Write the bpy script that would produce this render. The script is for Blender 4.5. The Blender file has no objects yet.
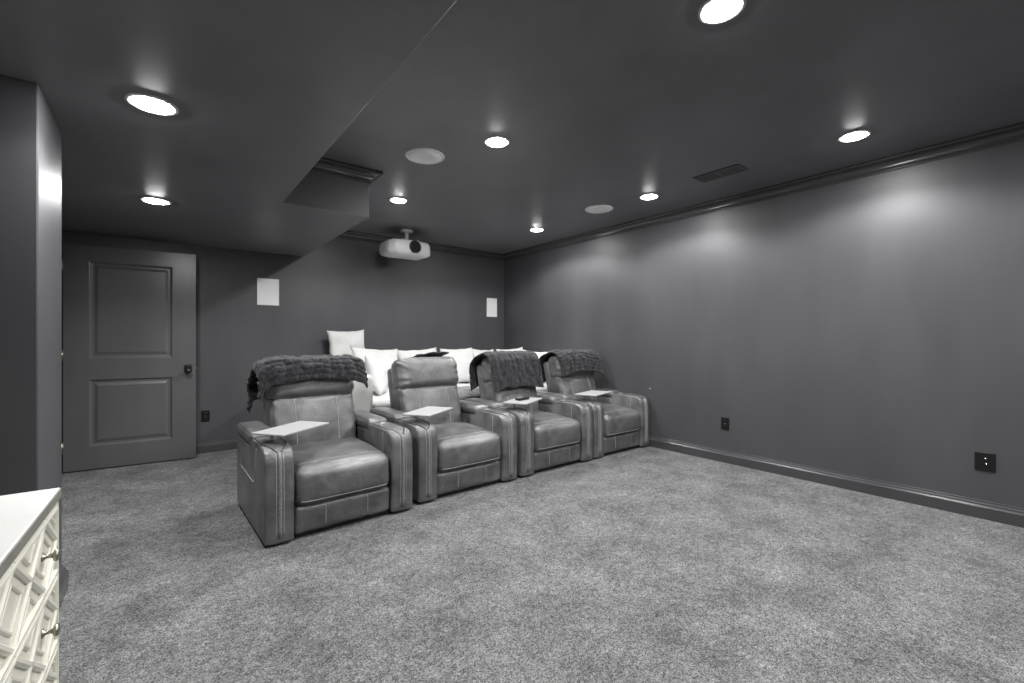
import bpy, bmesh, math, random
from mathutils import Vector, Matrix, noise
from mathutils.bvhtree import BVHTree

random.seed(7)
SC = bpy.context.scene
COL = SC.collection
R = math.radians

# ------------------------------------------------------------------ camera
F_PX = 445.0
cam = bpy.data.cameras.new('camera')
cam.sensor_width = 36.0
cam.lens = F_PX / 1024 * 36
cam.shift_y = -1.5 / 1024
cam.clip_start = 0.02
camo = bpy.data.objects.new('camera', cam)
COL.objects.link(camo)
camo.location = (0, 0, 1.18)
camo.rotation_euler = (R(90), 0, R(-38.1))
SC.camera = camo

# ------------------------------------------------------------------ world, exposure, light levels
w = bpy.data.worlds.new('world')
SC.world = w
w.use_nodes = True
w.node_tree.nodes['Background'].inputs[0].default_value = (0.02, 0.02, 0.022, 1)
w.node_tree.nodes['Background'].inputs[1].default_value = 1.0
SC.view_settings.view_transform = 'Standard'
SC.view_settings.look = 'None'
SC.view_settings.exposure = -0.32
SC.view_settings.gamma = 1.0
SC.view_settings.use_curve_mapping = False
SPOT_W = 105.0          # each ceiling can
SPOT_W_LOW = 60.0      # cans in the low soffit
LENS_E = 420.0

# room numbers
XR, YB, YF, XL = 4.27, 5.65, -2.4, -0.75
CEIL, SOFF = 2.53, 2.164
SX0, SX1, SY = 0.674, 1.307, 3.53


# ------------------------------------------------------------------ materials
def nt(name):
    m = bpy.data.materials.new(name)
    m.use_nodes = True
    t = m.node_tree
    return m, t, t.nodes['Principled BSDF']


def node(t, kind, **kw):
    n = t.nodes.new(kind)
    for k, v in kw.items():
        if k in n.inputs.keys():
            n.inputs[k].default_value = v
        else:
            setattr(n, k, v)
    return n


def coords(t, scale=(1, 1, 1)):
    c = node(t, 'ShaderNodeTexCoord')
    mp = node(t, 'ShaderNodeMapping')
    mp.inputs['Scale'].default_value = scale
    t.links.new(c.outputs['Object'], mp.inputs['Vector'])
    return mp.outputs['Vector']


def ramp(t, fac, c0, c1, p0=0.3, p1=0.7):
    r = node(t, 'ShaderNodeValToRGB')
    r.color_ramp.elements[0].position = p0
    r.color_ramp.elements[1].position = p1
    r.color_ramp.elements[0].color = (*c0, 1)
    r.color_ramp.elements[1].color = (*c1, 1)
    t.links.new(fac, r.inputs['Fac'])
    return r.outputs['Color']


def noise_tex(t, vec, scale, detail=3, rough=0.55):
    n = node(t, 'ShaderNodeTexNoise')
    n.inputs['Scale'].default_value = scale
    n.inputs['Detail'].default_value = detail
    n.inputs['Roughness'].default_value = rough
    t.links.new(vec, n.inputs['Vector'])
    return n.outputs['Fac']


def bump(t, b, height, strength, dist):
    n = node(t, 'ShaderNodeBump')
    n.inputs['Strength'].default_value = strength
    n.inputs['Distance'].default_value = dist
    t.links.new(height, n.inputs['Height'])
    t.links.new(n.outputs['Normal'], b.inputs['Normal'])
    return n


def plain(name, col, rough=0.5, metal=0.0, var=0.12, scale=8, bmp=0.0, bscale=60):
    m, t, b = nt(name)
    v = coords(t)
    f = noise_tex(t, v, scale)
    c0 = tuple(x * (1 - var) for x in col)
    c1 = tuple(min(1, x * (1 + var)) for x in col)
    t.links.new(ramp(t, f, c0, c1), b.inputs['Base Color'])
    b.inputs['Roughness'].default_value = rough
    b.inputs['Metallic'].default_value = metal
    if bmp:
        bump(t, b, noise_tex(t, v, bscale, 4), bmp, 0.004 if bscale > 40 else 0.03)
    return m


def paint(name, col, r0, r1, wavy=0.05):
    m, t, b = nt(name)
    v = coords(t, (1, 1, 0.25))
    f = noise_tex(t, v, 2.6, 4)
    c0 = tuple(x * 0.88 for x in col)
    c1 = tuple(x * 1.10 for x in col)
    t.links.new(ramp(t, f, c0, c1), b.inputs['Base Color'])
    rr = node(t, 'ShaderNodeMapRange')
    rr.inputs['To Min'].default_value = r0
    rr.inputs['To Max'].default_value = r1
    t.links.new(f, rr.inputs['Value'])
    t.links.new(rr.outputs['Result'], b.inputs['Roughness'])
    v2 = coords(t)
    bump(t, b, noise_tex(t, v2, 220, 2), wavy, 0.002)
    return m


M = {}
M['wall'] = paint('wall_paint', (0.070, 0.0685, 0.0745), 0.38, 0.52)
M['ceiling'] = paint('ceiling_paint', (0.180, 0.177, 0.187), 0.34, 0.44)
M['trim'] = paint('trim_paint', (0.062, 0.061, 0.065), 0.18, 0.26, 0.01)
M['door'] = paint('door_paint', (0.105, 0.101, 0.102), 0.28, 0.36, 0.02)


def leather():
    m, t, b = nt('grey_leather')
    v = coords(t)
    f = noise_tex(t, v, 7, 5, 0.6)
    t.links.new(ramp(t, f, (0.042, 0.042, 0.044), (0.165, 0.164, 0.166), 0.30, 0.74), b.inputs['Base Color'])
    rr = node(t, 'ShaderNodeMapRange')
    rr.inputs['To Min'].default_value = 0.27
    rr.inputs['To Max'].default_value = 0.40
    t.links.new(f, rr.inputs['Value'])
    t.links.new(rr.outputs['Result'], b.inputs['Roughness'])
    vo = node(t, 'ShaderNodeTexVoronoi')
    vo.inputs['Scale'].default_value = 260
    t.links.new(v, vo.inputs['Vector'])
    wr = noise_tex(t, v, 16, 3)
    mx = node(t, 'ShaderNodeMath', operation='MULTIPLY_ADD')
    t.links.new(wr, mx.inputs[0])
    mx.inputs[1].default_value = 4.0
    t.links.new(vo.outputs['Distance'], mx.inputs[2])
    bump(t, b, mx.outputs[0], 0.40, 0.005)
    b.inputs['Specular IOR Level'].default_value = 0.8
    b.inputs['Coat Weight'].default_value = 0.45
    b.inputs['Coat Roughness'].default_value = 0.30
    return m


M['leather'] = leather()
M['welt'] = plain('dark_leather_welt', (0.035, 0.035, 0.037), 0.4)
M['welt_band'] = plain('worn_grey_welt', (0.20, 0.20, 0.20), 0.5, 0, .4, 120)
M['stitch'] = plain('pale_grey_stitching', (0.34, 0.34, 0.34), 0.6)
M['plinth'] = plain('black_plinth', (0.01, 0.01, 0.01), 0.7)
M['tray'] = plain('brushed_grey_tray', (0.38, 0.38, 0.38), 0.38, 0.0, 0.05, 30)
M['chrome'] = plain('chrome', (0.72, 0.72, 0.73), 0.18, 1.0, 0.04)
M['steel'] = plain('satin_steel', (0.62, 0.62, 0.62), 0.32, 0.6, 0.04)
M['white_fabric'] = plain('white_cotton', (0.60, 0.597, 0.587), 0.9, 0, 0.06, 5, 0.35, 8)
M['sofa_fabric'] = plain('white_slipcover', (0.60, 0.597, 0.587), 0.92, 0, 0.06, 4, 0.3, 60)
M['knit'] = plain('grey_knit', (0.22, 0.22, 0.22), 0.95, 0, 0.5, 60, 0.6, 120)
M['white_plastic'] = plain('white_plastic', (0.74, 0.74, 0.74), 0.42, 0, 0.03)
M['grille_cloth'] = plain('white_speaker_grille', (0.80, 0.80, 0.805), 0.7, 0, 0.04, 90, 0.2, 400)
M['black_plastic'] = plain('black_plastic', (0.006, 0.006, 0.007), 0.35)
M['black_metal'] = plain('black_metal', (0.016, 0.016, 0.017), 0.3, 0.3)
M['glass_lens'] = plain('dark_lens_glass', (0.02, 0.02, 0.024), 0.06)
M['dresser'] = plain('cream_lacquer', (0.66, 0.64, 0.56), 0.32, 0, 0.05, 6)
M['dresser_top'] = plain('white_dresser_top', (0.74, 0.735, 0.71), 0.3, 0, 0.06, 3)
M['pewter'] = plain('aged_pewter', (0.34, 0.33, 0.28), 0.3, 0.9, 0.1)
M['ceiling_grille'] = plain('white_ceiling_grille', (0.92, 0.92, 0.92), 0.6, 0, 0.03, 90, 0.1, 400)
M['dresser_edge'] = plain('taupe_top_edge', (0.20, 0.195, 0.17), 0.4, 0, .1, 12)
M['vent'] = plain('dark_vent_paint', (0.085, 0.085, 0.09), 0.5)
M['ring'] = plain('white_light_trim', (0.6, 0.6, 0.6), 0.5)


def emit(name, e):
    m, t, b = nt(name)
    b.inputs['Base Color'].default_value = (0.9, 0.9, 0.9, 1)
    f = noise_tex(t, coords(t), 3)
    t.links.new(ramp(t, f, (1, 0.995, 0.985), (1, 1, 1)), b.inputs['Emission Color'])
    b.inputs['Emission Strength'].default_value = e
    return m


M['lens_glow'] = emit('lit_light_lens', LENS_E)


def fur():
    m, t, b = nt('charcoal_faux_fur')
    v = coords(t)
    f = noise_tex(t, v, 28, 5, 0.65)
    f2 = noise_tex(t, coords(t, (1, 1, 0.35)), 150, 3, 0.7)
    ad = node(t, 'ShaderNodeMath', operation='MULTIPLY')
    t.links.new(f, ad.inputs[0])
    t.links.new(f2, ad.inputs[1])
    t.links.new(ramp(t, ad.outputs[0], (0.002, 0.002, 0.004), (0.075, 0.075, 0.083), 0.23, 0.44), b.inputs['Base Color'])
    b.inputs['Roughness'].default_value = 0.85
    b.inputs['Sheen Weight'].default_value = 0.22
    b.inputs['Sheen Roughness'].default_value = 0.4
    bump(t, b, f2, 0.9, 0.012)
    return m


M['fur'] = fur()


def carpet():
    m, t, b = nt('grey_carpet')
    v = coords(t)
    big = noise_tex(t, v, 3.4, 6, 0.74)
    mid = noise_tex(t, v, 30, 3, 0.7)
    vo = node(t, 'ShaderNodeTexVoronoi')
    vo.inputs['Scale'].default_value = 230
    t.links.new(v, vo.inputs['Vector'])
    sep = node(t, 'ShaderNodeSeparateColor')
    t.links.new(vo.outputs['Color'], sep.inputs[0])

    def rng(x, a, b_, lo, hi):
        n = node(t, 'ShaderNodeMapRange')
        for k, q in zip(('From Min', 'From Max', 'To Min', 'To Max'), (a, b_, lo, hi)):
            n.inputs[k].default_value = q
        t.links.new(x, n.inputs['Value'])
        return n.outputs['Result']

    def mul(x, y):
        n = node(t, 'ShaderNodeMath', operation='MULTIPLY')
        t.links.new(x, n.inputs[0])
        t.links.new(y, n.inputs[1])
        return n.outputs[0]
    h = mul(mul(rng(big, .3, .7, .60, 1.40), rng(mid, .3, .7, .74, 1.26)), rng(sep.outputs[0], 0, 1, .35, 1.65))
    t.links.new(ramp(t, rng(h, 0, 3, 0, 1), (0, 0, 0), (0.50, 0.50, 0.50), 0, 1), b.inputs['Base Color'])
    b.inputs['Roughness'].default_value = 1.0
    b.inputs['Specular IOR Level'].default_value = 0.1
    bump(t, b, h, 0.7, 0.008)
    return m


M['carpet'] = carpet()


# ------------------------------------------------------------------ mesh helpers
def obj(name, bm, mat, parent=None, smooth=True, loc=None, rot=None):
    me = bpy.data.meshes.new(name)
    bmesh.ops.recalc_face_normals(bm, faces=bm.faces)
    for f in bm.faces:
        f.smooth = smooth
    bm.to_mesh(me)
    bm.free()
    mats = mat if isinstance(mat, (list, tuple)) else [mat]
    for mm in mats:
        me.materials.append(M[mm])
    o = bpy.data.objects.new(name, me)
    COL.objects.link(o)
    if parent:
        o.parent = parent
    if loc:
        o.location = loc
    if rot:
        o.rotation_euler = rot
    return o


def tag(o, label=None, cat=None, group=None, kind=None):
    if label: o['label'] = label
    if cat: o['category'] = cat
    if group: o['group'] = group
    if kind: o['kind'] = kind
    return o


def thing(name, label, cat, loc=(0, 0, 0), rz=0.0, group=None):
    o = bpy.data.objects.new(name, None)
    o.empty_display_size = 0.1
    COL.objects.link(o)
    o.location = loc
    o.rotation_euler = (0, 0, rz)
    return tag(o, label, cat, group)


def copy_tree(o, parent=None):
    c = o.copy()
    COL.objects.link(c)
    if parent is not None:
        c.parent = parent
    for ch in list(o.children):
        copy_tree(ch, c)
    return c


def add_box(bm, x0, x1, y0, y1, z0, z1, bev=0.0, seg=2, mat=0, M4=None):
    b2 = bmesh.new()
    bmesh.ops.create_cube(b2, size=1)
    for v in b2.verts:
        v.co = Vector(((x0 + x1) / 2 + v.co.x * (x1 - x0), (y0 + y1) / 2 + v.co.y * (y1 - y0), (z0 + z1) / 2 + v.co.z * (z1 - z0)))
    if bev:
        bmesh.ops.bevel(b2, geom=list(b2.edges), offset=bev, segments=seg, affect='EDGES', profile=0.5)
    if M4 is not None:
        b2.transform(M4)
    merge(bm, b2, mat)


def merge(bm, b2, mat=0):
    vm = {}
    for v in b2.verts:
        vm[v] = bm.verts.new(v.co)
    for f in b2.faces:
        try:
            nf = bm.faces.new([vm[v] for v in f.verts])
            nf.material_index = mat
        except ValueError:
            pass
    b2.free()


def box(*a, **k):
    bm = bmesh.new()
    add_box(bm, *a, **k)
    return bm


def add_tube(bm, pts, r, n=6, closed=False, mat=0):
    pts = [Vector(p) for p in pts]
    rings = []
    N = len(pts)
    up = None
    for i, p in enumerate(pts):
        if closed:
            d = pts[(i + 1) % N] - pts[i - 1]
        else:
            d = pts[min(i + 1, N - 1)] - pts[max(i - 1, 0)]
        if d.length < 1e-9:
            d = Vector((0, 0, 1))
        d.normalize()
        if up is None:
            up = d.orthogonal().normalized()
        up = (up - d * up.dot(d))
        up = up.normalized() if up.length > 1e-6 else d.orthogonal().normalized()
        s = d.cross(up)
        rr = r[i] if isinstance(r, (list, tuple)) else r
        rings.append([bm.verts.new(p + (up * math.cos(2 * math.pi * k / n) + s * math.sin(2 * math.pi * k / n)) * rr) for k in range(n)])
    for i in range(N if closed else N - 1):
        a, b = rings[i], rings[(i + 1) % N]
        for k in range(n):
            f = bm.faces.new([a[k], a[(k + 1) % n], b[(k + 1) % n], b[k]])
            f.material_index = mat
    if not closed:
        for rg in (rings[0], rings[-1]):
            f = bm.faces.new(rg)
            f.material_index = mat


def tube(pts, r, n=6, closed=False):
    bm = bmesh.new()
    add_tube(bm, pts, r, n, closed)
    return bm


def add_lathe(bm, prof, n=32, M4=None, mat=0):
    """prof: list of (radius, z)"""
    rings = []
    for (r, z) in prof:
        if r < 1e-6:
            v = Vector((0, 0, z))
            rings.append([bm.verts.new(M4 @ v if M4 else v)])
        else:
            rg = []
            for k in range(n):
                a = 2 * math.pi * k / n
                v = Vector((r * math.cos(a), r * math.sin(a), z))
                rg.append(bm.verts.new(M4 @ v if M4 else v))
            rings.append(rg)
    for a, b in zip(rings, rings[1:]):
        for k in range(n):
            k2 = (k + 1) % n
            if len(a) == 1 and len(b) == 1:
                continue
            if len(a) == 1:
                f = bm.faces.new([a[0], b[k], b[k2]])
            elif len(b) == 1:
                f = bm.faces.new([a[k], a[k2], b[0]])
            else:
                f = bm.faces.new([a[k], a[k2], b[k2], b[k]])
            f.material_index = mat


def lathe(prof, n=32, M4=None):
    bm = bmesh.new()
    add_lathe(bm, prof, n, M4)
    return bm


def sweep(path, prof, closed_prof=True):
    """path: xy polyline, the room lies to its right; prof: (distance into the room, z)"""
    bm = bmesh.new()
    P = [Vector(p) for p in path]
    rings = []
    for i, p in enumerate(P):
        ns = []
        if i > 0:
            d = (P[i] - P[i - 1]).normalized()
            ns.append(Vector((d.y, -d.x)))
        if i < len(P) - 1:
            d = (P[i + 1] - P[i]).normalized()
            ns.append(Vector((d.y, -d.x)))
        if len(ns) == 2:
            m = (ns[0] + ns[1])
            m = m / (m.dot(ns[0]))
        else:
            m = ns[0]
        rings.append([bm.verts.new((p.x + m.x * a, p.y + m.y * a, z)) for a, z in prof])
    n = len(prof)
    for a, b in zip(rings, rings[1:]):
        for k in range(n if closed_prof else n - 1):
            bm.faces.new([a[k], a[(k + 1) % n], b[(k + 1) % n], b[k]])
    bm.faces.new(rings[0])
    bm.faces.new(rings[-1])
    return bm


def cushion(hx, hy, hz, r, puff=(0, 0, 0), n=16, seams=(), wr=0.004, seed=0, gather=0.0, seam_axis='x', seam_d=0.008):
    """rounded, stuffed box centred on the origin; puff bulges the faces; gather pinches folds in at the two x ends"""
    bm = bmesh.new()
    bmesh.ops.create_cube(bm, size=2)
    bmesh.ops.subdivide_edges(bm, edges=list(bm.edges), cuts=n, use_grid_fill=True)
    H = Vector((hx, hy, hz))
    for v in bm.verts:
        u = Vector([math.sin(c * math.pi / 2) * 0.55 + c * 0.45 for c in v.co])
        p = Vector((u.x * hx, u.y * hy, u.z * hz))
        inner = Vector([max(-(H[i] - r), min(H[i] - r, p[i])) for i in range(3)])
        d = p - inner
        q = inner + d.normalized() * min(r, d.length) if d.length > r else p
        q = inner + (d.normalized() * r if d.length > 1e-9 and max(abs(d[i]) for i in range(3)) > r * 0.98 else d)
        fx, fy, fz = (1 - u.y ** 2) * (1 - u.z ** 2), (1 - u.x ** 2) * (1 - u.z ** 2), (1 - u.x ** 2) * (1 - u.y ** 2)
        q.x += puff[0] * fx * (u.x if abs(u.x) > 0.7 else u.x * 0.5)
        q.y += puff[1] * fy ** 0.6 * u.y if fy > 0 else 0
        q.z += puff[2] * fz ** 0.6 * u.z if fz > 0 else 0
        if wr:
            nv = noise.noise(Vector((q.x * 9 + seed * 7.3, q.y * 9, q.z * 9 + seed)))
            dirv = Vector((u.x ** 5, u.y ** 5, u.z ** 5))
            if dirv.length > 1e-6:
                q += dirv.normalized() * nv * wr
        if gather:
            e = max(0.0, (abs(q.x) / hx - 0.66) / 0.34) * (1.0 if q.x < 0 else 0.45)
            ph = math.sin(q.z * (110 - 60 * e) + q.x * 9 + 4.5 * noise.noise(Vector((q.z * 14, q.x * 8, seed + 2))))
            q.y += -ph * gather * e * (1.2 - e) * 1.6 * (1 if u.y < 0 else -1)
        for s in seams:
            c = q.x if seam_axis == 'x' else q.z
            g = math.exp(-((c - s) / 0.012) ** 2) * seam_d
            dirv = Vector((0, u.y ** 5, u.z ** 5))
            if dirv.length > 1e-6:
                q -= dirv.normalized() * g
        v.co = q
    return bm


def surf(bm, samples, d=(0, 1, 0), start=-3.0, lift=0.001):
    """points on a mesh surface hit by rays travelling along d"""
    bm.normal_update()
    t = BVHTree.FromBMesh(bm)
    d = Vector(d).normalized()
    out = []
    for s in samples:
        o = Vector(s) + d * start
        h = t.ray_cast(o, d)
        if h[0] is not None:
            out.append(h[0] - d * lift)
    return out


def pillow_bm(w, h, th, seed=0, n=18):
    bm = bmesh.new()
    sides = []
    for sgn in (-1, 1):
        g = []
        for j in range(n + 1):
            row = []
            for i in range(n + 1):
                u, v = 2 * i / n - 1, 2 * j / n - 1
                u2, v2 = math.sin(u * math.pi / 2) * .5 + u * .5, math.sin(v * math.pi / 2) * .5 + v * .5
                px = w / 2 * u2 * (1 - 0.10 * (1 - v2 * v2) * u2 * u2)
                pz = h / 2 * v2 * (1 - 0.10 * (1 - u2 * u2) * v2 * v2)
                prof = max(0.0, (1 - u2 ** 2) * (1 - v2 ** 2)) ** 0.42
                nz = noise.noise(Vector((u * 1.7 + seed * 5.1, v * 1.7, seed + sgn))) * 0.25 + noise.noise(Vector((u * 4 + seed, v * 4, seed * 3 + sgn))) * 0.10
                t = th / 2 * prof * (1 + nz)
                px += 0.008 * noise.noise(Vector((v * 3, seed, u)))
                pz += 0.010 * noise.noise(Vector((u * 3, seed + 9, v)))
                row.append((px, sgn * t, pz))
            g.append(row)
        sides.append(g)
    grid = []
    for si, g in enumerate(sides):
        gv = [[None] * (n + 1) for _ in range(n + 1)]
        for j in range(n + 1):
            for i in range(n + 1):
                if si == 1 and (i in (0, n) or j in (0, n)):
                    gv[j][i] = grid[0][j][i]
                else:
                    gv[j][i] = bm.verts.new(g[j][i])
        grid.append(gv)
        for j in range(n):
            for i in range(n):
                bm.faces.new([gv[j][i], gv[j][i + 1], gv[j + 1][i + 1], gv[j + 1][i]])
    return bm


# ------------------------------------------------------------------ the setting
T = 0.10
flo = obj('floor', box(-2.0, XR + T, YF - T, YB + T, -0.08, 0.0), 'carpet', smooth=False)
tag(flo, 'mottled grey carpet floor', kind='structure')
tag(obj('ceiling', box(XL - T, XR + T, YF - T, YB + T, CEIL, CEIL + 0.1), 'ceiling', smooth=False), 'dark satin ceiling', kind='structure')

# dropped soffit: narrow near the camera, wider towards the back wall
bm = bmesh.new()
poly = [(-2.0, YF), (SX0, YF), (SX0, SY), (SX1, SY), (SX1, YB), (-2.0, YB)]
f = bm.faces.new([bm.verts.new((x, y, SOFF)) for x, y in poly])
r_ = bmesh.ops.extrude_face_region(bm, geom=[f])
for e in r_['geom']:
    if isinstance(e, bmesh.types.BMVert):
        e.co.z = CEIL
vert_e = [e for e in bm.edges if abs(e.verts[0].co.z - e.verts[1].co.z) > .1 and abs(e.verts[0].co.x - SX1) < .01 and e.verts[0].co.y < 4]
low_e = [e for e in bm.edges if e.verts[0].co.z < SOFF + .01 and e.verts[1].co.z < SOFF + .01 and min(e.verts[0].co.x, e.verts[1].co.x) > 0]
bmesh.ops.bevel(bm, geom=vert_e + low_e, offset=0.006, segments=2, affect='EDGES', profile=0.5)
bm.normal_update()
for f in bm.faces:
    f.material_index = 1 if abs(f.normal.z) < .3 else 0
tag(obj('ceiling_soffit', bm, ['ceiling', 'wall'], smooth=False), 'dropped dark soffit over the left side', kind='structure')

tag(obj('wall_right', box(XR, XR + T, YF - T, YB + T, 0, CEIL), 'wall', smooth=False), 'long dark right wall', kind='structure')
tag(obj('wall_back', box(-2.0, XR, YB, YB + T, 0, CEIL), 'wall', smooth=False), 'dark back wall', kind='structure')
tag(obj('wall_front', box(XL - T, XR, YF - T, YF, 0, CEIL), 'wall', smooth=False), 'dark wall behind the viewer', kind='structure')
# left wall with the doorway the open door belongs to
bm = bmesh.new()
add_box(bm, XL - T, XL, YF, 4.52, 0, SOFF)
add_box(bm, XL - T, XL, 4.52, 5.53, 2.05, SOFF)
add_box(bm, XL - T, XL, 5.53, YB, 0, SOFF)
tag(obj('wall_left', bm, 'wall', smooth=False), 'dark left wall with a doorway', kind='structure')
bm = bmesh.new()
add_box(bm, -2.0, -1.9, 3.6, YB, 0, SOFF)
add_box(bm, -1.9, XL - T, 3.6, 3.7, 0, SOFF)
tag(obj('wall_hall', bm, 'wall', smooth=False), 'dark hall wall beyond the doorway', kind='structure')
PX, PY0, PY1 = -0.376, 2.464, 2.963
tag(obj('wall_pier', box(XL, PX, PY0, PY1, 0, SOFF, bev=0.006), 'wall', smooth=False), 'dark wall end by the dresser', kind='structure')

# crown moulding around the raised ceiling
crown = [(0, CEIL - 0.090), (0.008, CEIL - 0.090), (0.012, CEIL - 0.086), (0.012, CEIL - 0.080), (0.009, CEIL - 0.077), (0.020, CEIL - 0.070), (0.022, CEIL - 0.064), (0.017, CEIL - 0.060)]
for k in range(8):
    a = k / 7 * math.pi / 2
    crown.append((0.018 + 0.048 * (1 - math.cos(a)), CEIL - 0.060 + 0.036 * math.sin(a)))
crown += [(0.078, CEIL - 0.023), (0.082, CEIL - 0.018), (0.082, CEIL - 0.006), (0.076, CEIL), (0, CEIL)]
tag(obj('trim_1', sweep([(SX0, YF), (SX0, SY), (SX1, SY), (SX1, YB), (XR, YB), (XR, YF)], crown), 'trim', smooth=False), 'dark crown moulding', kind='structure')
base = [(0, 0), (0.020, 0), (0.022, 0.076), (0.020, 0.080), (0.013, 0.088), (0.013, 0.094), (0.0120, 0.097), (0.0045, 0.107), (0.0045, 0.113), (0.004, 0.116), (0, 0.119)]
tag(obj('baseboard_right', sweep([(XR, YB), (XR, YF)], base), 'trim', smooth=False), 'dark baseboard of the right wall', kind='structure')
tag(obj('baseboard_back', sweep([(XL, YB), (XR, YB)], base), 'trim', smooth=False), 'dark baseboard of the back wall', kind='structure')
tag(obj('baseboard_left', sweep([(XL, PY0), (PX, PY0), (PX, PY1), (XL, PY1)][::1], base), 'trim', smooth=False), 'dark baseboard around the wall end', kind='structure')
bm = bmesh.new()
add_box(bm, XL, XL + 0.016, 4.44, 4.52, 0, 2.13, bev=.004)
add_box(bm, XL, XL + 0.016, 4.44, 5.60, 2.05, 2.13, bev=.004)
tag(obj('trim_2', bm, 'trim', smooth=False), 'dark doorway casing', kind='structure')
RISER = 0.18
tag(obj('floor_riser', box(1.10, XR - .018, 4.0, YB - .018, 0.0, RISER, bev=0.015), 'carpet', smooth=False), 'carpeted riser under the white sofa', kind='structure')

# ------------------------------------------------------------------ door (open, swung back towards the back wall)
DW, DH, DT = 0.955, 2.018, 0.036
droot = bpy.data.objects.new('door_1', None)
COL.objects.link(droot)
droot.location = (-0.694, 5.524, 0.012)
droot.rotation_euler = (0, 0, math.atan2(5.438 - 5.524, 0.952))
tag(droot, 'open dark two panel door', kind='structure')


def door_leaf():
    bm = bmesh.new()
    pans = [(0.169, 0.770, 0.205, 0.810), (0.169, 0.770, 1.000, 1.880)]
    xs, zs = [0, 0.169, 0.770, DW], [0, 0.205, 0.810, 1.000, 1.880, DH]
    for i in range(3):
        for j in range(5):
            q = (xs[i], xs[i + 1], zs[j], zs[j + 1])
            if q in pans:
                x0, x1, z0, z1 = q
                prof = [(0, 0), (0.004, 0.001), (0.016, 0.013), (0.022, 0.014), (0.036, 0.014), (0.040, 0.012), (0.058, 0.006), (0.062, 0.0055)]
                prev = None
                for ins, dep in prof:
                    rg = [bm.verts.new((x, dep, z)) for x, z in ((x0 + ins, z0 + ins), (x1 - ins, z0 + ins), (x1 - ins, z1 - ins), (x0 + ins, z1 - ins))]
                    if prev:
                        for k in range(4):
                            bm.faces.new([prev[k], prev[(k + 1) % 4], rg[(k + 1) % 4], rg[k]])
                    prev = rg
                bm.faces.new(prev)
            else:
                bm.faces.new([bm.verts.new((x, 0, z)) for x, z in ((q[0], q[2]), (q[1], q[2]), (q[1], q[3]), (q[0], q[3]))])
    for a, b_ in (((0, 0), (0, DH)), ((DW, 0), (DW, DH)), ((0, 0), (DW, 0)), ((0, DH), (DW, DH))):
        bm.faces.new([bm.verts.new(c) for c in ((a[0], 0, a[1]), (b_[0], 0, b_[1]), (b_[0], DT, b_[1]), (a[0], DT, a[1]))])
    bm.faces.new([bm.verts.new(c) for c in ((0, DT, 0), (DW, DT, 0), (DW, DT, DH), (0, DT, DH))])
    bmesh.ops.remove_doubles(bm, verts=bm.verts, dist=1e-5)
    return bm


obj('door_leaf', door_leaf(), 'door', droot, smooth=False)
RX = Matrix.Rotation(R(90), 4, 'X')
bm = bmesh.new()
add_box(bm, 0.862, 0.925, -0.008, 0.0, 0.855, 0.925, bev=0.003)
add_lathe(bm, [(0, 0.070), (0.018, 0.068), (0.027, 0.058), (0.028, 0.046), (0.022, 0.034), (0.012, 0.026), (0.011, 0.006), (0, 0.006)], 20, Matrix.Translation((0.894, 0, 0.862)) @ RX)
tag(obj('door_handle', bm, 'black_metal', droot), 'black door knob on a square plate')
tag(obj('latch', box(DW, DW + .012, 0.012, 0.024, 0.880, 0.895, bev=.002), 'chrome', droot), 'small bright latch')
for z in (0.16, 0.98, 1.78):
    bm = tube([(-0.008, -0.004, z), (-0.008, -0.004, z + 0.10)], 0.008, 8)
    add_box(bm, -0.006, 0.002, -0.004, DT - .004, z, z + 0.10)
    obj('hinge', bm, 'pewter', droot)

# ------------------------------------------------------------------ ceiling fittings
def downlight(x, y, z, label, watts, fl):
    t = thing('downlight', label, 'ceiling light', (x, y, z), 0, 'recessed ceiling lights')
    obj('trim_ring', lathe([(0.066, 0.0), (0.068, -0.004), (0.084, -0.006), (0.090, -0.002), (0.090, 0.0)], 40), 'ring', t)
    obj('lens', lathe([(0.067, -0.002), (0.064, -0.007), (0.045, -0.011), (0, -0.012)], 40), 'lens_glow', t)
    L = bpy.data.lights.new('lamp', 'SPOT')
    L.energy = watts
    L.spot_size = R(fl)
    L.spot_blend = 0.35
    L.shadow_soft_size = 0.05
    L.color = (1.0, 1.0, 1.0)
    o = bpy.data.objects.new('lamp', L)
    COL.objects.link(o)
    o.parent = t
    o.location = (0, 0, -0.02)
    return t


names = {
    (1.79, 0.90): 'round lit ceiling light at the top edge, nearest of those on the raised ceiling',
    (1.79, 2.45): 'round lit ceiling light with white disc speaker to its left, in front of projector',
    (1.79, 4.06): 'small lit ceiling light right of the soffit end, just ahead of the projector',
    (3.60, 0.92): 'round lit ceiling light near the right wall, farthest right',
    (3.60, 2.50): 'lit ceiling light near the right wall between disc speaker and dark vent',
    (3.60, 4.10): 'lit ceiling light nearest the far right corner, left of the disc speaker',
    (1.79, -0.75): 'round lit ceiling light behind the viewer, left row of the raised ceiling',
    (3.60, -0.75): 'round lit ceiling light behind the viewer, near the right wall',
}
for (x, y), lb in names.items():
    downlight(x, y, CEIL, lb, SPOT_W, 150)
downlight(-0.035, 2.39, SOFF, 'large bright light in the low soffit nearest the wall end', SPOT_W_LOW, 142)
downlight(-0.04, 4.03, SOFF, 'lit light in the low soffit above the open door', SPOT_W_LOW, 142)


def disc_speaker(x, y, lb):
    t = thing('ceiling_speaker', lb, 'speaker', (x, y, CEIL), 0, 'round ceiling speakers')
    obj('rim', lathe([(0.126, 0.0), (0.127, -0.007), (0.138, -0.008), (0.143, -0.003), (0.143, 0)], 48), 'white_plastic', t)
    obj('grille', lathe([(0.126, -0.004), (0.124, -0.007), (0.06, -0.008), (0, -0.008)], 48), 'ceiling_grille', t)


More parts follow.
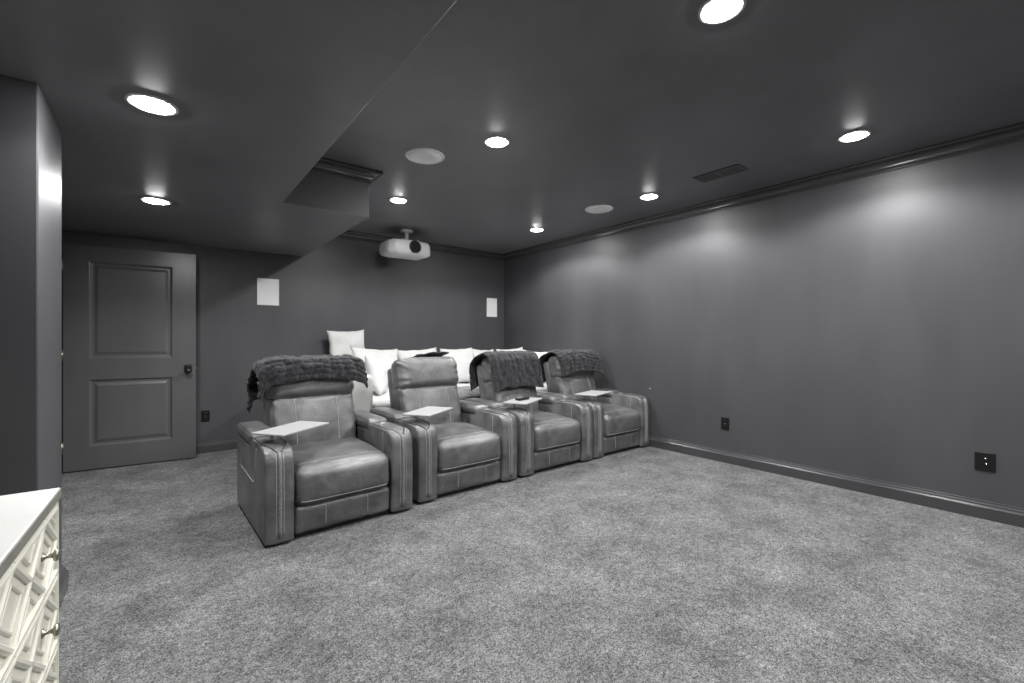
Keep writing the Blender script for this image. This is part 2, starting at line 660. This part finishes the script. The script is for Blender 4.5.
disc_speaker(1.512, 2.964, 'round white ceiling speaker nearest the soffit')
disc_speaker(3.535, 3.056, 'round white ceiling speaker near the right wall')

t = thing('ceiling_vent', 'dark rectangular air vent on the ceiling near the right wall', 'vent', (3.55, 1.80, CEIL))
bm = bmesh.new()
for (x0, x1, y0, y1) in ((-.085, -.065, -.185, .185), (.065, .085, -.185, .185), (-.07, .07, -.185, -.165), (-.07, .07, .165, .185), (-.07, .07, -.012, .012)):
    add_box(bm, x0, x1, y0, y1, -0.010, 0, bev=0.003)
obj('frame', bm, 'vent', t, smooth=False)
for s in (-1, 1):
    bm = bmesh.new()
    yc = s * 0.088
    add_box(bm, -.066, .066, yc - .076, yc + .076, -0.0015, 0)
    for k in range(6):
        xx = -.055 + k * .022
        add_box(bm, xx - .007, xx + .007, yc - .076, yc + .076, -.0015, .0015, M4=Matrix.Translation((0, 0, -.006)) @ Matrix.Translation((xx, 0, 0)) @ Matrix.Rotation(R(35), 4, 'Y') @ Matrix.Translation((-xx, 0, 0)))
    obj('louver', bm, 'vent', t, smooth=False)


def wall_speaker(x0, x1, z0, z1, lb):
    t = thing('wall_speaker', lb, 'speaker', ((x0 + x1) / 2, YB, z0), 0, 'rectangular in-wall speakers')
    hw, h = (x1 - x0) / 2, z1 - z0
    bm = bmesh.new()
    for a in ((-hw, -hw + .008, 0, h), (hw - .008, hw, 0, h), (-hw, hw, 0, .008), (-hw, hw, h - .008, h)):
        add_box(bm, a[0], a[1], -0.009, 0, a[2], a[3], bev=0.002)
    obj('frame', bm, 'white_plastic', t, smooth=False)
    obj('grille', box(-hw + .006, hw - .006, -.006, 0, .006, h - .006), 'grille_cloth', t, smooth=False)


wall_speaker(0.822, 1.043, 1.572, 1.872, 'white rectangular wall speaker on the back wall between door and soffit edge')
wall_speaker(3.93, 4.125, 1.54, 1.832, 'white rectangular wall speaker on the back wall by the far right corner')


def outlet(name, lb, cat, loc, rz, wdt, hgt, coax=False):
    t = thing(name, lb, cat, loc, rz, None)
    obj('cover_plate', box(-wdt / 2, wdt / 2, -.007, 0, 0, hgt, bev=.003), 'black_plastic', t, smooth=False)
    if coax:
        for z in (0.085, 0.05):
            tag(obj('connector', lathe([(0, .014), (.002, .014), (.003, .013), (.003, .009), (.005, .009), (.0055, .005), (0, .005)], 16, Matrix.Translation((0.005, 0, z)) @ RX), 'chrome', t), 'small metal connector')
    else:
        for z in (0.033, 0.083):
            bm = box(-.016, .016, -.010, -.004, z - .015, z + .015, bev=.004)
            for sx in (-.006, .006):
                add_box(bm, sx - .001, sx + .001, -.0106, -.009, z - .002, z + .007)
            obj('socket', bm, 'black_metal', t, smooth=False)
        tag(obj('screw', lathe([(0, .009), (.003, .008), (.003, .006), (0, .006)], 10, Matrix.Translation((0, 0, hgt / 2)) @ RX), 'steel', t), 'bright screw')


outlet('wall_outlet', 'black wall outlet on the back wall beside the open door', 'outlet', (0.35, YB, 0.325), 0, 0.075, 0.118)
outlet('wall_outlet', 'black wall outlet on the right wall, nearer the recliners', 'outlet', (XR, 2.11, 0.315), R(-90), 0.075, 0.118)
outlet('cable_plate', 'black square wall plate with cable connectors at the far right', 'wall plate', (XR, 0.385, 0.315), R(-90), 0.095, 0.122, True)
tag(obj('nail', lathe([(0, .008), (.006, .007), (.007, .004), (.003, .002), (.003, 0), (0, 0)], 12, Matrix.Translation((XR, 2.95, .64)) @ Matrix.Rotation(R(-90), 4, 'Y')), 'white_plastic'), 'tiny white nail in the right wall above the last recliner arm', 'nail')

# ------------------------------------------------------------------ projector
t = thing('projector', 'white ceiling mounted projector with a round dark lens', 'projector', (2.362, 5.12, CEIL), R(0))
bm = bmesh.new()
add_lathe(bm, [(0, 0), (.075, 0), (.078, -.006), (.074, -.022), (.03, -.03), (0, -.03)], 28)
add_lathe(bm, [(.022, -.025), (.022, -.115), (.034, -.12), (.034, -.132), (0, -.132)], 20)
add_box(bm, -.10, .10, -.012, .012, -.136, -.126, bev=.003)
for sx in (-.10, .10):
    for sy in (-.12, .12):
        add_tube(bm, [(sx * .4, 0, -.130), (sx, sy, -.136), (sx * 1.1, sy * 1.1, -.160)], .008, 8)
tag(obj('mount', bm, 'white_plastic', t), 'white ceiling mount')
# body: a plan outline lofted with rounded bottom and top
outl = []
for (x, y) in ((-.275, .19), (-.275, -.10), (-.215, -.178), (-.06, -.212), (.06, -.212), (.215, -.178), (.275, -.10), (.275, .19)):
    outl.append((x, y))
bm = bmesh.new()
levels = [(-.330, .72), (-.316, .90), (-.290, 1.0), (-.23, 1.0), (-.182, .985), (-.162, .95), (-.154, .87)]
rings = [[bm.verts.new((x * s, y * s, z)) for x, y in outl] for z, s in levels]
for a, b_ in zip(rings, rings[1:]):
    for k in range(len(outl)):
        bm.faces.new([a[k], a[(k + 1) % len(outl)], b_[(k + 1) % len(outl)], b_[k]])
bm.faces.new(rings[0]); bm.faces.new(rings[-1])
ve = [e for e in bm.edges if abs(e.verts[0].co.z - e.verts[1].co.z) > .001]
bmesh.ops.bevel(bm, geom=ve, offset=0.012, segments=3, affect='EDGES', profile=.5)
obj('body', bm, 'white_plastic', t)
LM = Matrix.Translation((0.012, -.2105, -.235)) @ RX
obj('lens_ring', lathe([(.050, .0), (.074, .0), (.076, .012), (.072, .018), (.066, .018), (.058, .010), (.050, .0)], 36, LM), 'black_metal', t)
obj('lens', lathe([(.066, .006), (.05, .009), (.03, .011), (0, .012)], 36, LM), 'glass_lens', t)
bm = bmesh.new()
for k in range(7):
    add_box(bm, -.2775, -.273, -.06, .14, -.285 + k * .015, -.278 + k * .015)
obj('side_vent', bm, 'grille_cloth', t, smooth=False)
obj('badge', box(-.03, .03, -.2115, -.200, -.306, -.300), 'black_plastic', t, smooth=False)
for sx in (-.2, .2):
    bm = bmesh.new()
    add_lathe(bm, [(0, -.142), (.014, -.142), (.016, -.148), (.016, -.16), (0, -.16)], 14, Matrix.Translation((sx, -.08, 0)))
    obj('foot', bm, 'white_plastic', t)

# ------------------------------------------------------------------ recliner
W2 = 0.46
AW = 0.157
TILT = R(14)
PIV = (0.545, 0.395)


def back_pt(x, v, w_):
    return Vector((x, PIV[0] + v * math.sin(TILT) + w_ * math.cos(TILT), PIV[1] + v * math.cos(TILT) - w_ * math.sin(TILT)))


BACK_M = Matrix.Translation((0, PIV[0], PIV[1])) @ Matrix.Rotation(-TILT, 4, 'X')

ARM_PROF = [(.03, .016), (-.005, .016), (-.006, .03), (-.007, .10), (-.010, .22), (-.010, .36), (-.006, .45), (.004, .510), (.026, .540), (.064, .555), (.12, .560), (.30, .562), (.375, .562), (.40, .545), (.405, .515), (.55, .512), (.88, .512), (.905, .50), (.905, .03), (.905, .016), (.88, .016)]


def smooth_prof(p, k=2):
    for _ in range(k):
        q = []
        n = len(p)
        for i in range(n):
            a, b = Vector(p[i]), Vector(p[(i + 1) % n])
            q += [a * .75 + b * .25, a * .25 + b * .75]
        p = q
    return [tuple(v) for v in p]


def arm_bm(xc):
    bm = bmesh.new()
    prof = smooth_prof(ARM_PROF, 1)
    hw = AW / 2
    xs = [-hw, -hw + .004, -hw + .014, -hw + .03, -.02, .02, hw - .03, hw - .014, hw - .004, hw]
    ins = [.012, .004, .001, 0, 0, 0, 0, .001, .004, .012]
    cy = sum(p[0] for p in prof) / len(prof)
    rings = []
    N = len(prof)
    for x, s in zip(xs, ins):
        rg = []
        for i, (y, z) in enumerate(prof):
            a, b = Vector(prof[i - 1]), Vector(prof[(i + 1) % N])
            d = (b - a).normalized()
            nrm = Vector((d.y, -d.x))          # points out for this winding
            bul = 0.008 * math.cos(x / hw * math.pi / 2) if y < .3 else 0
            q = Vector((y, z)) - nrm * (-1) * 0
            q = Vector((y, z)) - (-nrm) * 0 + (nrm * (s - bul))
            rg.append(bm.verts.new((xc + x, q.x, max(.016, q.y))))
        rings.append(rg)
    for a, b in zip(rings, rings[1:]):
        for k in range(N):
            bm.faces.new([a[k], a[(k + 1) % N], b[(k + 1) % N], b[k]])
    for rg in (rings[0], rings[-1]):
        bm.faces.new(rg)
    bm.normal_update()
    return bm


def prof_line(bm, x, z0=.06, z1=.50, ytop=None):
    """line on the arm front running up at x and over its rounded top"""
    pts = surf(bm, [(x, 0, z0 + (z1 - z0) * i / 14) for i in range(15)], (0, 1, 0))
    if ytop:
        pts += surf(bm, [(x, .02 + (ytop - .02) * i / 6, 0) for i in range(7)], (0, 0, -1), -3)
    return pts


def make_recliner():
    root = thing('recliner', '-', 'recliner', (0, 0, 0), 0, 'grey leather recliners in a row')
    bm = box(-W2 + .03, W2 - .03, .035, .86, .0, .03, bev=.006)
    tag(obj('base', bm, 'plinth', root, smooth=False), 'black base')
    for sgn in (-1, 1):
        xc = sgn * (W2 - AW / 2)
        ab = arm_bm(xc)
        st, wt, pp = [], bmesh.new(), []
        for dx in (-.019, .019):
            st.append(tube(prof_line(ab, xc + dx, .05, .525), .0024, 5))
        wl = prof_line(ab, xc, .05, .53)
        add_tube(wt, wl, .0105, 8)
        # seams from the strip's top running back to the two top corners, and a seam down each front corner
        for s2 in (-1, 1):
            line = []
            for i in range(10):
                f_ = i / 9
                line.append((xc + s2 * (.010 + (AW / 2 - .026) * f_), .012 + .10 * f_ ** 1.5, 0))
            pp.append(tube(surf(ab, line, (0, 0, -1), -3), .0035, 5))
            pp.append(tube(surf(ab, [(xc + s2 * (AW / 2 - .016), .11 + .26 * i / 8, 0) for i in range(9)], (0, 0, -1), -3), .0035, 5))
        # inner side: a pale seam down the face next to the front panel; outer side: pocket stitching
        st.append(tube(surf(ab, [(0, .135, .10 + .44 * i / 10) for i in range(11)], (-sgn * -1, 0, 0) if False else (sgn, 0, 0), 0.0), .0026, 5))
        pk = [(0, .75, .318), (0, .60, .314), (0, .45, .310), (0, .30, .306), (0, .255, .32), (0, .235, .40), (0, .22, .48), (0, .205, .545)]
        pts = []
        for a, b in zip(pk, pk[1:]):
            for k in range(4):
                pts.append(tuple(Vector(a).lerp(Vector(b), k / 4)))
        st.append(tube(surf(ab, pts, (-sgn, 0, 0), -2.0), .0028, 5))
        arm = obj('armrest', ab, 'leather', root)
        for q_ in st:
            tag(obj('stitching', q_, 'stitch', arm), 'pale stitching')
        tag(obj('welt', wt, 'welt_band', arm), 'raised pale welt')
        for q_ in pp:
            tag(obj('piping', q_, 'welt', arm), 'dark piping')
        lid = cushion(AW / 2 + .003, .262, .038, .030, (.004, .004, .012), 12, wr=.003, seed=3 + sgn)
        lid.transform(Matrix.Translation((xc, .655, .546)))
        lp = surf(lid, [(xc + s2 * (AW / 2 - .012), .41 + .48 * i / 10, 0) for s2 in (1,) for i in range(11)], (0, 0, -1), -3)
        lobj = obj('armrest_lid', lid, 'leather', arm)
        # cup holder with a bright rim
        cz = .561
        bm = lathe([(.0, -.018), (.032, -.018), (.036, .002), (.040, .006), (.044, .005), (.046, .000), (.046, -.01)], 28, Matrix.Translation((xc, .20, cz)))
        tag(obj('cup_holder', bm, 'chrome', arm), 'bright cup holder ring')
        if sgn > 0:
            bm = box(xc - .02, xc + .02, .31, .345, cz, cz + .006, bev=.002)
            tag(obj('control_button', bm, 'steel', arm), 'small bright control button')
    # seat: rolled front
    IW = W2 - AW - .004
    sb = cushion(IW, .315, .115, .055, (0, .022, .020), 20, wr=.005, seed=11)
    for v in sb.verts:      # pitch slightly to the back, roll the front down
        yy = (v.co.y + .315) / .63
        v.co.z -= (.5 - yy) * .022
    sb.transform(Matrix.Translation((0, .303, .313)))
    st = []
    st.append(tube(surf(sb, [(-IW + .03 + (2 * IW - .06) * i / 24, 0, .222) for i in range(25)]), .003, 5))
    st.append(tube(surf(sb, [(-IW + .03 + (2 * IW - .06) * i / 24, .075, 0) for i in range(25)], (0, 0, -1), -3), .002, 5))
    so = obj('seat', sb, 'leather', root)
    for q_ in st:
        tag(obj('stitching', q_, 'stitch', so), 'pale stitching')
    obj('seat_rail', box(-IW, IW, .045, .60, .16, .21, bev=.01), 'welt', root, smooth=False)
    fb = cushion(IW, .035, .084, .026, (0, .010, 0), 18, seams=(-.125, .14), wr=.005, seed=21)
    fb.transform(Matrix.Translation((0, .040, .110)))
    st = []
    for sx in (-.125, .14):
        st.append(tube(surf(fb, [(sx, 0, .06 + .13 * i / 10) for i in range(11)]), .0028, 5))
    fo = obj('footrest', fb, 'leather', root)
    for q_ in st:
        tag(obj('stitching', q_, 'stitch', fo), 'pale stitching')
    # back
    lb = cushion(.303, .085, .222, .055, (0, .040, 0), 20, seams=(-.145, .145), wr=.006, seed=5, gather=.015, seam_d=.012)
    lb.transform(BACK_M @ Matrix.Translation((0, .10, .190)))
    st = []
    for sx in (-.145, .145):
        st.append(tube(surf(lb, [(sx, 0, .42 + .355 * i / 14) for i in range(15)]), .0028, 5))
    lo = obj('back_cushion', lb, 'leather', root)
    for q_ in st:
        tag(obj('stitching', q_, 'stitch', lo), 'pale stitching')
    hb = cushion(.305, .092, .138, .062, (0, .028, .012), 22, wr=.006, seed=8, gather=.016)
    hb.transform(BACK_M @ Matrix.Translation((0, .075, .512)))
    obj('headrest', hb, 'leather', root)
    sh = cushion(.300, .05, .330, .035, (0, .01, 0), 12, wr=.002, seed=2)
    sh.transform(BACK_M @ Matrix.Translation((0, .205, .270)))
    obj('back_shell', sh, 'leather', root)
    # swivel tray on the left arm
    xc = -(W2 - AW / 2)
    TM = Matrix.Translation((.125, -.035, .010))
    bm = bmesh.new()
    add_box(bm, -.205, .205, -.115, .115, 0, .012, bev=.004, M4=TM)
    tr = obj('tray', bm, 'tray', root, smooth=False, loc=(xc, .18, .608), rot=(0, 0, R(35)))
    bm = tube([(0, 0, -.063), (0, 0, 0)], .011, 14)
    add_lathe(bm, [(0, -.044), (.028, -.044), (.030, -.052), (0, -.052)], 24)
    add_box(bm, -.03, .09, -.02, .02, -.002, 0.010, bev=.003)
    tag(obj('tray_post', bm, 'chrome', tr), 'bright tray post')
    return root


rec = make_recliner()
spots = [(0.908, 2.850, 2.0), (1.892, 2.922, 1.0), (2.852, 2.940, 0.5), (3.790, 2.950, 0.0)]
rl = ['grey leather recliner at the left end of the row, nearest, blanket over headrest',
      'grey leather recliner second from left, its padded headrest uncovered',
      'grey leather recliner third from left, black remote lying on its tray',
      'grey leather recliner at the right end of the row beside the right wall']
recs = []
for i, (x, y, a) in enumerate(spots):
    o = rec if i == 0 else copy_tree(rec)
    o.location = (x, y, 0)
    o.rotation_euler = (0, 0, R(a))
    o['label'] = rl[i]
    recs.append(o)
    for ch in o.children:
        if ch.name.startswith('tray'):
            ch.rotation_euler = (0, 0, R((35, 33, 28, 18)[i]))


# ------------------------------------------------------------------ throws over the headrests
def throw(i, label, x0, x1, vf0, vf1, vb, seed, wav=.012, top=0.0, amp=.010, rib=0.0, lift=0.0, arc=.045):
    """cloth draped over headrest i; vf0..vf1: front hem height along the back from the left to the right edge"""
    NX, NS = 84, 90
    bm = bmesh.new()
    g = []
    ctrl_top = [(-.060, .40), (-.062, .50), (-.058, .58), (-.030, .645), (.03, .678 + top), (.10, .680 + top), (.18, .665 + top), (.255, .625), (.290, .55), (.295, .40), (.295, .20)]
    for ix in range(NX + 1):
        fx = ix / NX
        xc_ = x0 + (x1 - x0) * fx
        vf = vf0 + (vf1 - vf0) * fx + arc * math.sin(fx * math.pi) + .012 * noise.noise(Vector((fx * 6, seed, 1)))
        vbk = vb + .03 * noise.noise(Vector((fx * 4, seed, 5)))
        path = [(-.058 - .004, min(vf, .395))] if vf < .40 else []
        path = [(-.062, vf)] + [p for p in ctrl_top[:3] if p[1] > vf + .02] + ctrl_top[3:8] + [p for p in ctrl_top[8:] if p[1] > vbk + .02] + [(.295, vbk)]
        path = [Vector(p) for p in path]
        L = [0]
        for a, b in zip(path, path[1:]):
            L.append(L[-1] + (b - a).length)
        col = []
        for js in range(NS + 1):
            s = L[-1] * js / NS
            k = max(j for j in range(len(L)) if L[j] <= s + 1e-9)
            k = min(k, len(path) - 2)
            q = path[k].lerp(path[k + 1], (s - L[k]) / max(1e-9, L[k + 1] - L[k]))
            o_ = max(0.0, abs(xc_) - .305)
            xx = math.copysign(min(abs(xc_), .305) + .085 * (1 - math.exp(-o_ / .085)), xc_)
            drop = 2.2 * o_ * o_ * (1 if js < NS * .55 else 2.2)
            lo = max(0, (abs(xc_) - .24)) ** 2 * 1.6
            v = q.y - lo
            p = back_pt(xx, v, q.x)
            p.z -= drop * 1.0
            fold = math.sin(xc_ * 46 + seed + 2.5 * noise.noise(Vector((xc_ * 5, s * 4, seed)))) * wav * (.35 + .65 * min(1, js / NS * 2) * .6)
            nz = noise.noise(Vector((xc_ * 17, s * 17, seed))) * amp + noise.noise(Vector((xc_ * 60, s * 60, seed))) * amp * .35
            nz += random.uniform(-1, 1) * .0012
            if rib:
                nz += rib * math.sin(s * 150 + 1.5 * noise.noise(Vector((xc_ * 8, s * 3, seed))))
            nv = Vector((0, -1, .25)) if q.x < 0 else (Vector((0, 0, 1)) if q.x < .22 else Vector((0, 1, 0)))
            if o_ > 0.01:
                nv = nv + Vector((math.copysign(1, xc_), 0, 0))
            p += nv.normalized() * (abs(fold) * .7 + nz + .010 + lift)
            col.append(bm.verts.new(p))
        g.append(col)
    for a, b in zip(g, g[1:]):
        for k in range(NS):
            bm.faces.new([a[k], b[k], b[k + 1], a[k + 1]])
    bm.normal_update()
    o = obj('throw_blanket', bm, 'fur')
    o.location = recs[i].location
    o.rotation_euler = recs[i].rotation_euler
    md = o.modifiers.new('thick', 'SOLIDIFY')
    md.thickness = 0.016
    md.offset = 1.0
    tag(o, label, 'blanket', 'dark fur throws on the recliners')
    return o


throw(0, 'dark plush throw over the leftmost recliner headrest, sagging past its left side', -.412, .385, .445, .455, .43, 1.7, .022, -.02, .014, .003)
throw(2, 'dark fur throw hanging low in front over the third recliner from the left', -.335, .30, .285, .285, .37, 4.2, .008, -.008, .008, arc=.02)
throw(3, 'dark ribbed fur throw over the rightmost recliner beside the right wall', -.33, .35, .385, .375, .38, 9.1, .012, -.008, .010, .004)
# the second recliner's throw only lies behind and just over the top
def throw_behind():
    NX, NS = 60, 40
    bm = bmesh.new()
    g = []
    for ix in range(NX + 1):
        x = -.06 + .29 * ix / NX
        col = []
        st = .05 + .04 * math.cos(ix / NX * 3.0) + .015 * noise.noise(Vector((x * 9, 3, 0)))
        path = [Vector(p) for p in ((st, .676), (.17, .672), (.24, .645), (.285, .58), (.292, .45), (.292, .22))]
        for js in range(NS + 1):
            f_ = js / NS * (len(path) - 1)
            k = min(int(f_), len(path) - 2)
            q = path[k].lerp(path[k + 1], f_ - k)
            hump = .012 * math.exp(-((x - .08) / .05) ** 2) * math.exp(-(js / NS * 4) ** 2)
            p = back_pt(x, q.y + .002 + hump, q.x) + Vector((0, .3, 1)) * (.006 + .008 * noise.noise(Vector((x * 20, js * .12, 2))) + random.uniform(-1, 1) * .001)
            col.append(bm.verts.new(p))
        g.append(col)
    for a, b in zip(g, g[1:]):
        for k in range(NS):
            bm.faces.new([a[k], b[k], b[k + 1], a[k + 1]])
    o = obj('throw_blanket', bm, 'fur')
    o.location = recs[1].location
    o.rotation_euler = recs[1].rotation_euler
    md = o.modifiers.new('thick', 'SOLIDIFY')
    md.thickness = .014
    md.offset = 1.0
    tag(o, 'dark throw hanging behind the uncovered headrest of the second recliner', 'blanket', 'dark fur throws on the recliners')


throw_behind()

# remote on the third tray
tm = recs[2].matrix_basis.copy()
p = Matrix.Translation(recs[2].location) @ Vector((-(W2 - AW / 2) + .125, .215, .633))
t = thing('remote_control', 'black remote control on the tray of the third recliner', 'remote', p, R(10))
obj('case', box(-.075, .075, -.026, .026, 0, .018, bev=.005), 'black_plastic', t)
bm = bmesh.new()
for a in range(5):
    for b in range(2):
        add_box(bm, -.055 + a * .025, -.042 + a * .025, -.014 + b * .018, -.004 + b * .018, .018, .0205, bev=.001)
obj('button_pad', bm, 'welt', t, smooth=False)

# ------------------------------------------------------------------ white sofa on the riser
SZ = RISER
t = thing('sofa', 'long white slipcovered sofa behind the recliners', 'sofa', (2.75, 4.85, SZ))
def sofa_part(name, x0, x1, y0, y1, z0, z1, r, puff, seed, n=14, wr=.006):
    bm = cushion((x1 - x0) / 2, (y1 - y0) / 2, (z1 - z0) / 2, r, puff, n, wr=wr, seed=seed)
    bm.transform(Matrix.Translation(((x0 + x1) / 2 - 2.75, (y0 + y1) / 2 - 4.85, (z0 + z1) / 2 - SZ)))
    return obj(name, bm, 'sofa_fabric', t)
sofa_part('frame', 1.36, 4.20, 4.15, 5.60, SZ + .002, .44, .02, (0, 0, 0), 1)
sofa_part('armrest', 1.27, 1.560, 4.10, 5.60, SZ + .002, .850, .025, (0, 0, .01), 2)
sofa_part('armrest', 4.03, 4.235, 4.10, 5.60, SZ + .002, .80, .05, (0, 0, .01), 3)
sofa_part('backrest', 1.45, 4.20, 5.33, 5.61, SZ + .002, .90, .06, (0, 0, .01), 4, 20)
for k in range(3):
    xa = 1.56 + k * .823
    sofa_part('seat_cushion', xa, xa + .82, 4.08, 5.34, .435, .595, .05, (0, 0, .02), 5 + k)


def pillow(lb, x, y, z, rz, lean, wd, hg, th, seed, roll=0.0):
    o = obj('throw_pillow', pillow_bm(wd, hg, th, seed), 'white_fabric')
    o.rotation_euler = (R(lean), R(roll), R(rz))
    o.location = (x, y, z)
    tag(o, lb, 'pillow', 'white pillows on the sofa')


pillow('square white pillow standing highest, at the left end of the sofa against the back wall', 1.765, 5.50, 1.10, 4, -8, .47, .41, .15, 1, -2)
pillow('white pillow slumped low along the sofa back, right of the highest one', 2.02, 5.19, .855, 5, -22, .62, .50, .17, 2, 4)
pillow('white pillow tilted against the left sofa arm, left of the second recliner', 1.79, 4.62, .80, 58, -20, .40, .45, .15, 3, 6)
pillow('white pillow behind the headrest of the second recliner', 2.58, 5.19, .845, -3, -20, .56, .48, .17, 4, -3)
pillow('large white pillow just right of the second recliner headrest', 3.13, 5.14, .835, 2, -16, .52, .50, .17, 5, -1)
pillow('white pillow half behind the third recliner blanket, to its left', 3.57, 5.20, .825, 3, -14, .42, .48, .15, 6, 3)
pillow('white pillow in the far sofa corner above the third recliner blanket', 3.90, 4.98, .835, -24, -18, .40, .49, .15, 7, -4)
pillow('white pillow between the blankets of the third and fourth recliners', 3.90, 4.50, .82, -70, -16, .46, .46, .15, 8, 3)

# knitted throw at the front of the seat
bm = bmesh.new()
g = []
for i in range(31):
    x = 2.42 + .40 * i / 30
    col = []
    for j in range(25):
        s = j / 24
        y = 4.42 - .34 * s if s < .85 else 4.131 - .07 * math.sin((s - .85) / .15 * math.pi / 2)
        z = .632 - (0 if s < .85 else .10 * ((s - .85) / .15) ** 1.4) + .010 * noise.noise(Vector((x * 12, y * 12, 2)))
        col.append(bm.verts.new((x, y, z)))
    g.append(col)
for a, b in zip(g, g[1:]):
    for k in range(24):
        bm.faces.new([a[k], b[k], b[k + 1], a[k + 1]])
o = obj('sofa_throw', bm, 'knit')
md = o.modifiers.new('thick', 'SOLIDIFY')
md.thickness = .02
md.offset = 0
tag(o, 'grey knitted throw lying on the front of the white sofa seat', 'blanket')

# ------------------------------------------------------------------ dresser
DX1, DX0, DY1, DY0 = -0.268, -0.715, 1.985, 1.045
DTOP = 0.716
t = thing('dresser', 'cream dresser with diamond fretwork drawers at the lower left', 'dresser', ((DX0 + DX1) / 2, (DY0 + DY1) / 2, 0))
ox, oy = -(DX0 + DX1) / 2, -(DY0 + DY1) / 2
TR = Matrix.Translation((ox, oy, 0))
bm = bmesh.new()
add_box(bm, DX0, DX1 - .022, DY0, DY1, .03, .684, bev=.003)
add_box(bm, DX0 + .02, DX1 - .03, DY0 + .02, DY1 - .02, 0, .03)
for y in (DY0, DY1 - .016):
    add_box(bm, DX1 - .024, DX1, y, y + .016, .015, .684, bev=.003)
add_box(bm, DX1 - .024, DX1, DY0, DY1, .671, .684, bev=.003)
bm.transform(TR)
obj('body', bm, 'dresser', t, smooth=False)
bm = box(DX0 - .005, DX1 + .003, DY0 - .004, DY1 + .004, .684, DTOP, bev=.004)
bm.transform(TR)
tag(obj('top', bm, 'dresser_top', t, smooth=False), 'white top')
bm = box(DX1 + .001, DX1 + .006, DY0 - .004, DY1 + .004, .685, DTOP - .003, bev=.001)
bm.transform(TR)
tag(obj('edge_band', bm, 'dresser_edge', t, smooth=False), 'taupe front edge of the top')


def strip(bm, a, b, wd, th, x):
    """raised bevelled lath from a to b (y, z) on the plane x"""
    a, b = Vector(a), Vector(b)
    d = (b - a).normalized()
    n = Vector((-d.y, d.x))
    prof = [(-wd, 0), (-wd, th * .55), (-wd * .45, th), (wd * .45, th), (wd, th * .55), (wd, 0)]
    rings = []
    for p in (a, b):
        rings.append([bm.verts.new((x + h, p.x + n.x * s, p.y + n.y * s)) for s, h in prof])
    for k in range(len(prof)):
        k2 = (k + 1) % len(prof)
        bm.faces.new([rings[0][k], rings[0][k2], rings[1][k2], rings[1][k]])
    bm.faces.new(rings[0]); bm.faces.new(rings[1])


for k in range(3):
    z1 = .669 - k * .2155
    z0 = z1 - .2095
    ya, yb = DY0 + .019, DY1 - .019
    bm = box(DX1 - .022, DX1 - .008, ya, yb, z0, z1, bev=.002)
    bm.transform(TR)
    dr = obj('drawer', bm, 'dresser', t, smooth=False)
    fr = bmesh.new()
    xf = DX1 - .009
    for a, b in (((ya + .008, z0 + .008), (yb - .008, z0 + .008)), ((ya + .008, z1 - .008), (yb - .008, z1 - .008)), ((ya + .008, z0), (ya + .008, z1)), ((yb - .008, z0), (yb - .008, z1))):
        strip(fr, a, b, .008, .013, xf)
    zc = (z0 + z1) / 2
    hh = (z1 - z0) / 2 - .004
    cs = [DY1 - .019 - .150 - .305 * q for q in range(3)]
    for c in cs:
        P = [(c - .150, zc), (c, zc + hh), (c + .150, zc), (c, zc - hh)]
        for q in range(4):
            strip(fr, P[q], P[(q + 1) % 4], .010, .011, xf)
        P = [(c - .085, zc), (c, zc + hh * .57), (c + .085, zc), (c, zc - hh * .57)]
        for q in range(4):
            strip(fr, P[q], P[(q + 1) % 4], .006, .006, xf)
        for sy in (-1, 1):
            for sz in (-1, 1):
                strip(fr, (c + sy * .150, zc + sz * hh * .42), (c + sy * .075, zc + sz * hh * .96), .006, .007, xf)
    fr.transform(TR)
    obj('fretwork', fr, 'dresser', dr, smooth=False)
    for c in (cs[0], cs[2]):
        hb = lathe([(0, 0), (.013, 0), (.013, .003), (.006, .008), (.0055, .018), (.008, .023), (.016, .026), (.018, .031), (.014, .036), (0, .038)], 22,
                   Matrix.Translation((DX1 - .009, c, zc)) @ Matrix.Rotation(R(90), 4, 'Y'))
        hb.transform(TR)
        tag(obj('knob', hb, 'pewter', dr), 'pewter knob')
t.rotation_euler = (0, 0, R(-1.2))
